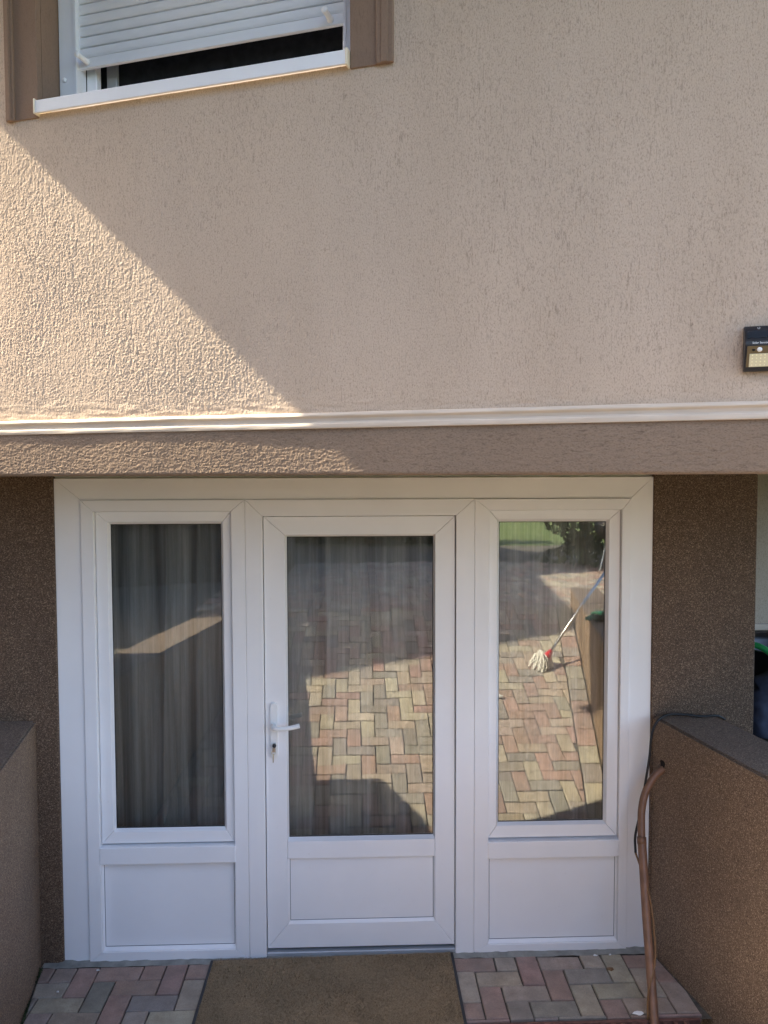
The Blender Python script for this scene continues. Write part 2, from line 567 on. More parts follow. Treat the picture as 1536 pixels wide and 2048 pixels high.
# yard floor beside the ramp and in front of it (level); left open over the ramp
yv = [(R0, S0), (R1, S0), (R1, -7.5), (R0, -7.5), (-0.9, -7.5), (3.1, -7.5), (3.1, -TOP_D), (-0.9, -TOP_D)]
Z0 = YARD - 0.014
yard_v, yard_f = [], []
def yquad(p):
    b = len(yard_v)
    yard_v.extend([(x, y, Z0) for x, y in p])
    yard_f.append((b, b + 1, b + 2, b + 3))
yquad([(R0, S0), (R1, S0), (R1, -7.5), (R0, -7.5)])
yquad([(3.4, -7.5), (R1, -7.5), (R1, S1), (3.4, S1)])
yquad([(wall_r(0.0) + 0.2, 0.0), (wall_r(7.5) + 0.2, -7.5), (3.4, -7.5), (3.4, 0.0)])
yquad([(1.80, 0.0), (3.4, 0.0), (3.4, S1), (1.80, S1)])
yquad([(R0, -7.5), (wall_l(7.5) - 0.2, -7.5), (wall_l(0.0) - 0.2, 0.0), (R0, 0.0)])
yard = pyd('yard', yard_v, yard_f, 'joint')
tag(yard, kind='structure')

# ---- pavers: 90 degree herringbone, cut at the side walls and the drain
def clip(poly, a, b, c):
    """keep a*x + b*y <= c"""
    out = []
    for k in range(len(poly)):
        p, q = poly[k], poly[(k + 1) % len(poly)]
        fp, fq = a * p[0] + b * p[1] - c, a * q[0] + b * q[1] - c
        if fp <= 0: out.append(p)
        if fp * fq < 0:
            t = fp / (fp - fq)
            out.append((p[0] + (q[0] - p[0]) * t, p[1] + (q[1] - p[1]) * t))
    return out

def inset(poly, g):
    n = len(poly)
    area = sum(poly[k][0] * poly[(k + 1) % n][1] - poly[(k + 1) % n][0] * poly[k][1] for k in range(n)) / 2
    if area < 0:
        poly = poly[::-1]
    res = poly
    for k in range(n):
        p, q = poly[k], poly[(k + 1) % n]
        ex, ey = q[0] - p[0], q[1] - p[1]
        L = math.hypot(ex, ey)
        if L < 1e-6: continue
        nx, ny = ey / L, -ex / L
        res = clip(res, nx, ny, nx * p[0] + ny * p[1] - g)
        if len(res) < 3: return []
    return res

def area2(poly):
    n = len(poly)
    return abs(sum(poly[k][0] * poly[(k + 1) % n][1] - poly[(k + 1) % n][0] * poly[k][1] for k in range(n)) / 2)

TINTS = [((0.44, 0.385, 0.30), 0.27), ((0.37, 0.245, 0.205), 0.33), ((0.29, 0.258, 0.228), 0.22), ((0.39, 0.315, 0.255), 0.18)]
def tint():
    r = random.random()
    for c, w in TINTS:
        if r < w: break
        r -= w
    k = random.uniform(0.86, 1.12)
    return (c[0] * k, c[1] * k * random.uniform(0.96, 1.04), c[2] * k * random.uniform(0.94, 1.06), 1)

def place(x, d, h, fold):
    """paving coordinates (d along the surface from the door) to world"""
    if fold == 'flat': return (x, -d, h)
    if fold == 'ramp':
        c = math.cos(math.atan(SLOPE)); s = math.sin(math.atan(SLOPE))
        e = (d - RAMP0)
        return (x, -(RAMP0 + e * c) + (-h) * s * -1, e * s + h * c)
    return (x, -d, YARD + h)

def paver_geo(poly, fold):
    """top polygon with a chamfer and skirt, small random height and tilt"""
    p1 = inset(poly, 0.0028)
    if len(p1) < 3 or area2(p1) < 0.0006: return None
    p1 = [(p[0] + random.uniform(-0.0014, 0.0014), p[1] + random.uniform(-0.0014, 0.0014)) for p in p1]
    p2 = inset(p1, 0.0035)
    if len(p2) != len(p1): return None
    h = random.uniform(-0.0032, 0.0026)
    tx, ty = random.uniform(-0.016, 0.016), random.uniform(-0.016, 0.016)
    mx = sum(p[0] for p in p1) / len(p1); my = sum(p[1] for p in p1) / len(p1)
    def hh(p, z): return h + z + tx * (p[0] - mx) + ty * (p[1] - my)
    n = len(p1)
    V = [place(p[0], p[1], hh(p, 0), fold) for p in p2] + [place(p[0], p[1], hh(p, -0.0035), fold) for p in p1] + \
        [place(p[0], p[1], -0.03, fold) for p in p1]
    F = [tuple(range(n))]
    for k in range(n):
        j = (k + 1) % n
        F.append((k, n + k, n + j, j))
        F.append((n + k, 2 * n + k, 2 * n + j, n + j))
    return V, F

def herring(x0, x1, d0, d1, w=0.1, ox=0.0, od=0.0):
    for a in range(int((x0 - ox) / w) - 3, int((x1 - ox) / w) + 3):
        for b in range(int((d0 - od) / w) - 3, int((d1 - od) / w) + 3):
            k = (a - b) % 4
            X0, D0 = ox + a * w, od + b * w
            if k == 0: yield [(X0, D0), (X0 + 2 * w, D0), (X0 + 2 * w, D0 + w), (X0, D0 + w)]
            elif k == 3: yield [(X0, D0), (X0 + w, D0), (X0 + w, D0 + 2 * w), (X0, D0 + 2 * w)]

CS = math.cos(math.atan(SLOPE))
pavers = []        # (score, V, F, tint)
# flat floor at the door
for poly in herring(-1.7, 1.7, 0, 0.5, ox=0.018, od=0.045):
    for h in ((0, -1, -0.046), (0, 1, 0.461), (1, -SK, 1.362), (-1, SK, 1.456)):
        poly = clip(poly, *h)
        if len(poly) < 3: break
    if len(poly) < 3: continue
    g = paver_geo(poly, 'flat')
    if g: pavers.append((1000 + area2(poly), *g, tint()))
# ramp: herringbone field, then a border course along the right wall
D_END = RAMP0 + (TOP_D - RAMP0) / CS
def wr(d): return wall_r(RAMP0 + (d - RAMP0) * CS)
SKR = SK * CS
wr0 = wr(0.0); wl0 = wall_l(RAMP0 - RAMP0 * CS)
for poly in herring(-1.6, 2.4, 0.59, D_END, ox=0.018, od=0.610):
    for h in ((0, -1, -0.610), (0, 1, D_END), (1, -SKR, wr0 - 0.150), (-1, SKR, -(wl0 + 0.008))):
        poly = clip(poly, *h)
        if len(poly) < 3: break
    if len(poly) < 3: continue
    g = paver_geo(poly, 'ramp')
    if g:
        mx = sum(p[0] for p in poly) / len(poly); md = sum(p[1] for p in poly) / len(poly)
        pavers.append(((500 if mx > -0.25 else 0) - md * 10 + area2(poly), *g, tint()))
d = 0.62
while d < D_END:
    e = d + random.choice((0.2, 0.2, 0.16))
    poly = [(wr(d) - 0.146, d), (wr(d) - 0.008, d), (wr(e) - 0.008, e), (wr(e) - 0.146, e)]
    g = paver_geo(poly, 'ramp')
    if g: pavers.append((520 - d * 10, *g, tint()))
    d = e
# level yard at the head of the ramp and behind the right wall
for poly in herring(-1.3, 5.0, TOP_D, 7.5, ox=0.03, od=TOP_D):
    poly = clip(poly, 0, -1, -TOP_D)
    if len(poly) < 3: continue
    g = paver_geo(poly, 'yard')
    if g: pavers.append((-1000, *g, tint()))
for poly in herring(1.7, 3.6, -2.0, TOP_D, ox=0.03, od=0.0):
    poly = clip(clip(poly, -1, SK, -(1.37 + 0.30)), 0, 1, TOP_D)
    if len(poly) < 3 or min(p[0] for p in poly) < 1.87: continue
    g = paver_geo(poly, 'yard')
    if g: pavers.append((-2000, *g, tint()))
pavers.sort(key=lambda p: -p[0])
def paint(me, cols):
    at = me.color_attributes.new('tint', 'FLOAT_COLOR', 'POINT')
    at.data.foreach_set('color', np.asarray(cols, np.float32).ravel())
for sc, V, F, c in pavers[:300]:
    me = bpy.data.meshes.new('paver')
    me.from_pydata(V, [], F)
    paint(me, [c] * len(V))
    link('paver', me, 'paver', paving)
V, F, Cc = [], [], []
for sc, v, f, c in pavers[300:]:
    b = len(V)
    V += v; F += [tuple(i + b for i in q) for q in f]; Cc += [c] * len(v)
me = bpy.data.meshes.new('distant_pavers')
me.from_pydata(V, [], F)
paint(me, Cc)
link('distant_pavers', me, 'paver', paving, kind='stuff')

# mortar strip under the door
bm = bmesh.new()
N = 90
fr, ba = [], []
for k in range(N + 1):
    x = -1.45 + 2.82 * k / N
    fr.append(bm.verts.new((x, -0.047 + random.uniform(-0.006, 0.004), -0.001)))
    ba.append(bm.verts.new((x, 0.02, 0.004 + random.uniform(-0.004, 0.006))))
for k in range(N):
    bm.faces.new((fr[k], fr[k + 1], ba[k + 1], ba[k]))
bm_obj('mortar_strip', bm, 'concrete', paving)

# drain channel with a slotted cast iron grate
drain = empty('drain_channel', (0, -0.534, 0), label='rusty slotted drain grate in the paving at the foot of the ramp', cat='drain')
bm = bmesh.new()
bm_box(bm, (-1.38, -0.066, -0.09), (1.42, 0.066, -0.06))
bm_obj('channel', bm, 'dark', drain)
for y in (-0.064, 0.050):
    box('edge_bar', (-1.36, y, -0.06), (1.40, y + 0.014, -0.002), 'drain', drain, 0.002)
x = -1.34
bar = None
while x < 1.36:
    if bar is None:
        bar = box('grate_bar', (0, -0.0495, -0.03), (0.022, 0.0495, -0.004), 'drain', drain, 0.0025)
        bar.location = (x, 0, 0)
    else:
        b2 = bar.copy(); COL.objects.link(b2); b2.location = (x, 0, 0)
    x += 0.043

# ------------------------------------------------------------------ side walls of the sunken entrance
def side_wall(base, th, length, zt, label):
    a0, a1 = base, base + SK * length
    o = -th if base < 0 else th
    poly = [(a0, -0.003), (a1, -length), (a1 + o, -length), (a0 + o, -0.003)]
    if base < 0: poly = poly[::-1]
    w = empty('retaining_wall', (0, 0, 0), label=label, cat='wall')
    prism('body', poly, -0.1, zt - 0.012, 'grains', w, 0.0)
    prism('top_face', poly, zt - 0.012, zt, 'grains_skylit', w, 0.009)
    return w
side_wall(1.37, 0.285, 3.95, 1.115, 'brown mosaic plaster retaining wall right of the door, with the pipe')
side_wall(-1.464, 0.285, 3.95, 1.13, 'brown mosaic plaster retaining wall left of the door')

# ------------------------------------------------------------------ house
TH = math.radians(18.0)
P0 = Vector((-1.3199, -0.6, 0.0))
house = empty('house', (0, 0, 0), label='beige and brown stucco house with overhanging upper floor', cat='house')
def tl(u, out, z=0.0):   # upper facade coordinates to world
    return Vector((P0.x + u * math.cos(TH) - out * math.sin(TH), P0.y - u * math.sin(TH) - out * math.cos(TH), z))
def facade(o):
    o.location = P0
    o.rotation_euler = (0, 0, -TH)
    return o

OU0, OU1, OZ0, OZ1 = 0.207, 1.372, 3.50, 4.45     # window opening
def h_wall(nz, nu, st, U, Z):
    s = 1 / st
    g = fnoise(nz, nu, 0.0009 * s, 0.0008 * s)
    g = np.sign(g) * np.abs(g) ** 1.25
    g2 = fnoise(nz, nu, 0.0045 * s, 0.0016 * s)
    v = fnoise(nz, nu, 0.018 * s, 0.0015 * s)
    big = fnoise(nz, nu, 0.16 * s, 0.14 * s)
    patch = np.clip(1.0 + 0.16 * fnoise(nz, nu, 0.11 * s, 0.09 * s), 0.7, 1.35)
    h = (0.00034 * g + 0.00014 * g2 - 0.00030 * np.clip(v - 0.6, 0, 2.0)) * patch + 0.0009 * big
    edge = np.clip((Z - Z[0]) / 0.10, 0, 1)[:, None]
    hz = fnoise(nz, nu, 0.004 * s, 0.018 * s)
    return h * (0.4 + 0.6 * edge) + (1 - edge) * 0.0007 * hz
STEP = 0.0023
facade(relief('upper_wall', -0.2, 2.8, 2.425, 4.05, STEP, h_wall, 'stucco', house, hole=(OU0 - 0.1, OU1 + 0.11, OZ0 + 0.02, 9)))
def h_beam(nz, nu, st, U, Z):
    s = 1 / st
    g = fnoise(nz, nu, 0.0008 * s, 0.0010 * s)
    g = np.sign(g) * np.abs(g) ** 1.25
    g2 = fnoise(nz, nu, 0.0016 * s, 0.0055 * s)
    lump = fnoise(nz, nu, 0.10 * s, 0.10 * s)
    ed = np.clip((Z - Z[0]) / 0.012, 0, 1)[:, None]
    return 0.00040 * g + 0.00024 * g2 + 0.0019 * lump - 0.008 * (1 - ed) ** 2 + 0.004
facade(relief('lintel_beam', -0.2, 2.8, 2.236, 2.400, STEP, h_beam, 'brown_stucco', house))
# coarse continuation of the facade outside the picture
def coarse(name, u0, u1, z0, z1, mat, off=-0.002):
    facade(pyd(name, [(u0, -off, z0), (u1, -off, z0), (u1, -off, z1), (u0, -off, z1)], [(0, 1, 2, 3)], mat, house))
coarse('facade_wall', -4.6, -0.2, 2.40, 4.75, 'stucco')
coarse('facade_wall', 2.8, 5.2, 2.40, 4.75, 'stucco')
coarse('facade_wall', -0.2, OU0 - 0.1, 4.05, 4.75, 'stucco')
coarse('facade_wall', OU1 + 0.11, 2.8, 4.05, 4.75, 'stucco')
coarse('facade_wall', OU0 - 0.1, OU1 + 0.11, 4.60, 4.75, 'stucco')
coarse('facade_band', -4.6, -0.2, 2.236, 2.40, 'brown_stucco')
coarse('facade_band', 2.8, 5.2, 2.236, 2.40, 'brown_stucco')
# moulding: stepped profile run along the facade
def strip_profile(name, prof, u0, u1, n, mat, wob=0.0004):
    """prof: list of (out, z); extruded along u with slight waviness"""
    vs, fs = [], []
    for k in range(n + 1):
        u = u0 + (u1 - u0) * k / n
        for j, (o, z) in enumerate(prof):
            w = wob * (math.sin(u * 9.1 + j) + 0.6 * math.sin(u * 23.0 + 2 * j) + 0.4 * math.sin(u * 51 + j))
            vs.append((u, -(o + (w if 0 < j < len(prof) - 1 else 0)), z + w * 0.7))
    m_ = len(prof)
    for k in range(n):
        for j in range(m_ - 1):
            a = k * m_ + j
            fs.append((a, a + m_, a + m_ + 1, a + 1))
    return facade(pyd(name, vs, fs, mat, house))
strip_profile('string_moulding', [(-0.004, 2.440), (0.010, 2.437), (0.013, 2.431), (0.013, 2.427), (0.007, 2.420), (0.005, 2.411), (0.006, 2.406),
                                  (0.0105, 2.405), (0.0120, 2.401), (0.0120, 2.395), (0.0110, 2.389), (-0.004, 2.387)], -4.6, 5.2, 420, 'moulding')

# body of the upper floor: soffit, back, sides, top
a, b = tl(-4.6, -0.004), tl(5.2, -0.004)
uv = [(a.x, a.y, 2.2365), (b.x, b.y, 2.2365), (b.x, 6, 2.2365), (a.x, 6, 2.2365), (a.x, a.y, 4.75), (b.x, b.y, 4.75), (b.x, 6, 4.75), (a.x, 6, 4.75)]
pyd('soffit', uv, [(0, 3, 2, 1), (1, 2, 6, 5), (2, 3, 7, 6), (3, 0, 4, 7)], 'soffit', house)
# unseen eaves above the window: left end placed to throw the slanting facade shadow
eu = 0.005 - (4.75 - 3.53) / 0.923
ev = [tl(eu, -0.1), tl(eu, 1.25), tl(5.4, 1.25), tl(5.4, -0.1)]
prism('unseen_shadow_eaves', [(p.x, p.y) for p in ev], 4.752, 4.95, 'soffit', house)

# ground floor walls in the door plane, set back under the upper floor
def mosaic_wall(name, x0, x1, y0, y1, z0=-0.1, z1=2.2360):
    return box(name, (x0, y0, z0), (x1, y1, z1), 'grains_shade', house, 0.004)
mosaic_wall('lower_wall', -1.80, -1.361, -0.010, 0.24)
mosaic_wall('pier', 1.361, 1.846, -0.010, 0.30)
box('room_wall', (-1.80, 3.0, -0.1), (1.84, 3.1, 2.236), 'room', house)
box('room_wall', (-1.90, 0.24, -0.1), (-1.80, 3.0, 2.236), 'room', house)
box('room_wall', (1.72, 0.30, -0.1), (1.84, 3.0, 2.236), 'room', house)
box('room_floor', (-1.80, 0.06, -0.1), (1.72, 3.0, -0.02), 'room', house)
# wall deeper under the overhang to the right of the pier
box('back_wall', (1.84, 1.35, 1.272), (6.2, 1.5, 2.236), 'pale_stucco', house)
box('ledge', (1.84, 1.325, 1.232), (6.2, 1.35, 1.270), 'moulding', house, 0.004)
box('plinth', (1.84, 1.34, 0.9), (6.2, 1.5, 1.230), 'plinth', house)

# low wing on the left, outside the picture, shaped to shade the door's forecourt
wing = prism('shade_wing', [(-5.6, 0.0), (-5.6, -1.06), (-1.96, -1.06), (-1.82, -0.68), (-1.80, 0.0)], -0.1, 2.19, 'stucco')
tag(wing, 'unseen low beige stucco wing shaped to shade the sunken entrance', 'building')

# ------------------------------------------------------------------ upper window with roller shutter
win = facade(empty('window', label='white window with half raised roller shutter in brown surround', cat='window'))
WY = 0.13
# brown surround: flat band, raised fillet, reveal
def trim(u0, u1, fil0, fil1):
    bm = bmesh.new()
    bm_box(bm, (u0, -0.006, OZ0 + 0.005), (u1, 0.02, 4.59), 0.002)
    bm_obj('surround', bm, 'trim_brown', win)
    bm = bmesh.new()
    bm_box(bm, (fil0, -0.016, OZ0 + 0.003), (fil1, -0.004, 4.59), 0.004, 2)
    wd = fil1 - fil0
    bm_box(bm, (fil0 + wd * 0.3, -0.020, OZ0 + 0.004), (fil1 - wd * 0.3, -0.010, 4.59), 0.003, 2)
    bm_obj('surround_fillet', bm, 'trim_brown', win)
trim(0.078, OU0, 0.076, 0.112)
trim(OU1, 1.512, 1.458, 1.514)
box('surround_head', (0.076, -0.010, 4.45), (1.514, 0.02, 4.60), 'trim_brown', win)
box('reveal', (OU0 - 0.05, 0.02, OZ0), (OU0, WY + 0.08, 4.5), 'trim_brown', win)
box('reveal', (OU1, 0.02, OZ0), (OU1 + 0.05, WY + 0.08, 4.5), 'trim_brown', win)
# guide rails
for (a_, b_) in ((OU0 + 0.003, 0.287), (1.312, OU1 - 0.002)):
    r_ = box('guide_rail', (a_, WY - 0.022, 3.50), (b_, WY + 0.03, 4.46), 'shutter', win, 0.003, 2)
    box('rail_lip', (b_ - 0.012 if a_ < 0.5 else a_, WY - 0.026, 3.50), (b_ if a_ < 0.5 else a_ + 0.010, WY - 0.020, 4.46), 'shutter', r_, 0.001)
lathe('bolt', [(0.0085, 0.0), (0.0085, 0.003), (0.006, 0.006), (0.002, 0.007)], 'white', win, (0.232, WY - 0.022, 3.685), 14, 'y')
# shutter slats
prof = [(0.0, 0.0), (-0.004, 0.002), (-0.0075, 0.010), (-0.0085, 0.019), (-0.0075, 0.028), (-0.004, 0.0345), (0.0, 0.0365), (0.004, 0.0365), (0.004, 0.0)]
def slat_mesh(h):
    k = h / 0.039
    bm = bmesh.new()
    L, R_ = [], []
    for y, z in prof:
        L.append(bm.verts.new((0.286, y, z * k))); R_.append(bm.verts.new((1.314, y, z * k)))
    n = len(prof)
    for j in range(n):
        bm.faces.new((L[j], L[(j + 1) % n], R_[(j + 1) % n], R_[j]))
    bm.faces.new(L[::-1]); bm.faces.new(R_)
    return bm
s0 = bm_obj('slat', slat_mesh(0.039), 'shutter', win)
s0.location = (0, WY, 3.761)
for k in range(1, 17):
    s = s0.copy(); COL.objects.link(s); s.location = (0, WY, 3.761 + 0.039 * k)
box('shutter_backing', (0.287, WY + 0.005, 3.73), (1.313, WY + 0.012, 4.44), 'gray_alu', win)
es = box('end_slat', (0.286, WY - 0.010, 3.722), (1.314, WY + 0.006, 3.7585), 'shutter', win, 0.003, 2)
for u in (0.322, 1.262):
    st = lathe('stopper', [(0.0125, 0.0), (0.0105, 0.004), (0.0085, 0.030), (0.010, 0.052), (0.011, 0.058), (0.009, 0.061)], 'white', es, (u, WY - 0.010, 3.742), 16, 'y')
# window frame and dark screen behind the gap
box('frame_stile', (0.287, WY + 0.030, 3.50), (0.330, WY + 0.060, 3.80), 'pvc', win, 0.003)
box('frame_stile', (1.290, WY + 0.030, 3.50), (1.313, WY + 0.060, 3.80), 'pvc', win, 0.003)
box('sash_stile', (0.352, WY + 0.060, 3.50), (0.395, WY + 0.078, 3.80), 'gray_alu', win, 0.003)
box('screen', (OU0 - 0.04, WY + 0.0805, 3.48), (OU1 + 0.04, WY + 0.092, 4.46), 'screen', win)
# sill
bm = bmesh.new()
sp = [(-0.026, 3.513), (-0.026, 3.553), (-0.022, 3.557), (0.12, 3.572), (0.12, 3.560), (-0.018, 3.546), (-0.018, 3.513)]
La = [bm.verts.new((0.212, y, z)) for y, z in sp]
Lb = [bm.verts.new((1.362, y, z)) for y, z in sp]
for j in range(len(sp)):
    bm.faces.new((La[j], La[(j + 1) % len(sp)], Lb[(j + 1) % len(sp)], Lb[j]))
bm.faces.new(La[::-1]); bm.faces.new(Lb)
sl = bm_obj('sill', bm, 'sill', win)
box('sill_cap', (0.2045, -0.029, 3.510), (0.2118, 0.10, 3.562), 'cap', sl, 0.002)
box('sill_cap', (1.3625, -0.029, 3.508), (1.370, 0.10, 3.562), 'cap', sl, 0.002)

# ------------------------------------------------------------------ entrance door with two sidelights
door = empty('entrance_door', (0, 0, 0), label='white plastic entrance door with glazed sidelights on both sides', cat='door')
FY, SY, GY = -0.010, 0.010, 0.030
# widening profile round the whole unit
ring(door, ('frame_extension', 'frame_extension'), (-1.3605, 1.3605, -0.06, 2.226), (-1.243, 1.257, 0.0, 2.129), 0.0, 0.0, 0.06, 'pvc', skip='b')
box('frame_extension', (-1.37, 0.02, 2.2265), (1.37, 0.08, 2.2364), 'pvc', door)
def fixed_frame(o, i, skip=''):
    return ring(door, ('frame_stile', 'frame_rail'), o, i, FY, FY, 0.055, 'pvc', bevel=0.002, skip=skip)
fixed_frame((-1.2425, -0.5095, 0.0, 2.1285), (-1.186, -0.572, 0.043, 2.077))
fixed_frame((0.5345, 1.2565, 0.0, 2.1275), (0.601, 1.2145, 0.036, 2.076))
fixed_frame((-0.5085, 0.5335, -0.03, 2.1285), (-0.432, 0.449, 0.0, 2.053), skip='b')

def pane(x0, x1, z0, z1, y, parent):
    return box('glass_pane', (x0 - 0.006, y, z0 - 0.006), (x1 + 0.006, y + 0.004, z1 + 0.006), 'glass', parent)

def sidelight(s, g, rail, panel, label):
    """s sash outer, g glass, rail z0,z1, panel x0,x1,z0,z1"""
    r = ring(door, ('sash_stile', 'sash_rail'), s, (g[0] - 0.010, g[1] + 0.010, g[2] - 0.010, g[3] + 0.010), SY, SY, 0.055, 'pvc', bevel=0.003)
    ring(door, ('glazing_bead', 'glazing_bead'), (g[0] - 0.0098, g[1] + 0.0098, g[2] - 0.0098, g[3] + 0.0098), g, SY + 0.001, GY - 0.003, GY + 0.012, 'pvc', bevel=0.0)
    ring(door, ('gasket', 'gasket'), (g[0] - 0.004, g[1] + 0.004, g[2] - 0.004, g[3] + 0.004), (g[0] + 0.003, g[1] - 0.003, g[2] + 0.003, g[3] - 0.003), GY - 0.002, GY - 0.0005, GY + 0.003, 'gasket', bevel=0.0)
    p = pane(*g, GY, door)
    box('gasket_back', (s[0] - 0.006, 0.036, s[2] - 0.008), (s[0] + 0.004, 0.05, s[3] + 0.004), 'gasket', door)
    box('gasket_back', (s[1] - 0.004, 0.036, s[2] - 0.008), (s[1] + 0.006, 0.05, s[3] + 0.004), 'gasket', door)
    box('transom', (panel[0] - 0.007, FY - 0.004, rail[0]), (panel[1] + 0.007, 0.05, rail[1]), 'pvc', door, 0.003, 2)
    x0, x1, z0, z1 = panel
    ring(door, ('panel_bead', 'panel_bead'), (x0 - 0.004, x1 + 0.004, z0 - 0.004, z1 + 0.004), (x0 + 0.003, x1 - 0.003, z0 + 0.009, z1 - 0.001), SY - 0.006, SY + 0.004, 0.05, 'pvc', bevel=0.0)
    ring(door, ('panel_seal', 'panel_seal'), (x0 + 0.001, x1 - 0.001, z0 + 0.006, z1), (x0 + 0.0055, x1 - 0.0055, z0 + 0.0115, z1 - 0.003), SY + 0.0055, SY + 0.0065, 0.04, 'seal', bevel=0.0)
    box('panel', (x0, SY + 0.0075, z0), (x1, 0.05, z1), 'pvc', door)
sidelight((-1.1835, -0.5745, 0.5455, 2.0755), (-1.121, -0.624, 0.610, 2.0185), (0.457, 0.536), (-1.181, -0.577, 0.046, 0.456), 'left')
sidelight((0.603, 1.2125, 0.5385, 2.0745), (0.652, 1.150, 0.607, 2.021), (0.449, 0.530), (0.606, 1.2095, 0.039, 0.448), 'right')

leaf = empty('door_leaf', (0, 0, 0)); leaf.parent = door
LO, LG = (-0.4285, 0.4455, 0.034, 2.0500), (-0.325, 0.3465, 0.5535, 1.9575)
ring(leaf, ('leaf_stile', 'leaf_rail'), LO, (-0.332, 0.3535, 0.150, 1.966), SY - 0.004, SY - 0.004, 0.06, 'pvc', bevel=0.003)
ring(leaf, ('glazing_bead', 'glazing_bead'), (-0.3318, 0.3533, 0.5440, 1.9658), LG, SY - 0.002, GY - 0.003, GY + 0.012, 'pvc', bevel=0.0)
ring(leaf, ('gasket', 'gasket'), (LG[0] - 0.004, LG[1] + 0.004, LG[2] - 0.004, LG[3] + 0.004), (LG[0] + 0.003, LG[1] - 0.003, LG[2] + 0.003, LG[3] - 0.003), GY - 0.002, GY - 0.0005, GY + 0.003, 'gasket', bevel=0.0)
pane(*LG, GY, leaf)
box('middle_rail', (-0.331, SY - 0.008, 0.4605), (0.3525, 0.055, 0.5438), 'pvc', leaf, 0.003, 2)
ring(leaf, ('panel_bead', 'panel_bead'), (-0.3318, 0.3533, 0.1502, 0.4603), (-0.323, 0.347, 0.161, 0.458), SY - 0.003, SY + 0.004, 0.05, 'pvc', bevel=0.0)
ring(leaf, ('panel_seal', 'panel_seal'), (-0.325, 0.349, 0.158, 0.459), (-0.3205, 0.3445, 0.1635, 0.456), SY + 0.0055, SY + 0.0065, 0.04, 'seal', bevel=0.0)
box('panel', (-0.324, SY + 0.0075, 0.155), (0.348, 0.05, 0.459), 'pvc', leaf)
box('gasket', (-0.4325, 0.030, 0.03), (-0.4275, 0.055, 2.052), 'gasket', leaf)
box('gasket', (0.4445, 0.030, 0.03), (0.4495, 0.055, 2.052), 'gasket', leaf)
box('gasket', (-0.43, 0.030, 0.020), (0.447, 0.055, 0.036), 'gasket', leaf)
# handle: long plate with round ends, bent lever
def plate_bm(cx, z0, z1, w, yf, yb):
    bm = bmesh.new()
    pts = []
    r = w / 2
    for k in range(13):
        a_ = math.pi * k / 12
        pts.append((cx + r * math.cos(a_), z1 - r + r * math.sin(a_)))
    for k in range(13):
        a_ = math.pi + math.pi * k / 12
        pts.append((cx + r * math.cos(a_), z0 + r + r * math.sin(a_)))
    f = [bm.verts.new((x, yf, z)) for x, z in pts]
    b_ = [bm.verts.new((x, yb, z)) for x, z in pts]
    ff = bm.faces.new(f); bm.faces.new(b_[::-1])
    n = len(pts)
    for k in range(n):
        bm.faces.new((f[k], b_[k], b_[(k + 1) % n], f[(k + 1) % n]))
    bmesh.ops.bevel(bm, geom=list(ff.edges), offset=0.003, segments=2, affect='EDGES')
    return bm
bm_obj('handle_plate', plate_bm(-0.388, 0.937, 1.196, 0.034, SY - 0.016, SY - 0.003), 'white', leaf)
tube('lever', [(-0.389, SY - 0.010, 1.094), (-0.389, SY - 0.045, 1.093), (-0.380, SY - 0.060, 1.0925), (-0.345, SY - 0.064, 1.092), (-0.305, SY - 0.064, 1.096), (-0.268, SY - 0.062, 1.104)],
     [0.011] * 4 + [0.0108] * 4 + [0.0105] * 33, 'white', leaf, 14, 8)
lathe('lock_cylinder', [(0.0088, 0.0), (0.0088, 0.004), (0.0075, 0.0055), (0.003, 0.006)], 'nickel', leaf, (-0.386, SY - 0.015, 1.002), 18, 'y')
# threshold
box('threshold', (-0.4315, -0.004, -0.02), (0.4485, 0.07, 0.019), 'gray_alu', door, 0.003)
# key in the lock, second key hanging from its ring
key = empty('key', (-0.386, SY - 0.021, 1.002), label='small brass key on a ring hanging in the door lock', cat='key')
lathe('key_bow', [(0.006, 0.0), (0.0085, 0.003), (0.0085, 0.012), (0.005, 0.015)], 'gasket', key, (0, 0, 0), 14, 'y')
box('key_head', (-0.0075, -0.020, -0.026), (0.0065, -0.016, -0.006), 'nickel', key, 0.0015)
tube('key_ring', [(0.009 * math.cos(a_) - 0.003, -0.018, -0.029 + 0.009 * math.sin(a_)) for a_ in np.linspace(0, 2 * math.pi, 15)], 0.0013, 'nickel', key, 6, 1)
tube('key_blade', [(-0.004, -0.018, -0.034), (-0.0045, -0.0175, -0.055), (-0.005, -0.017, -0.074)], 0.0021, 'brass', key, 6, 2)

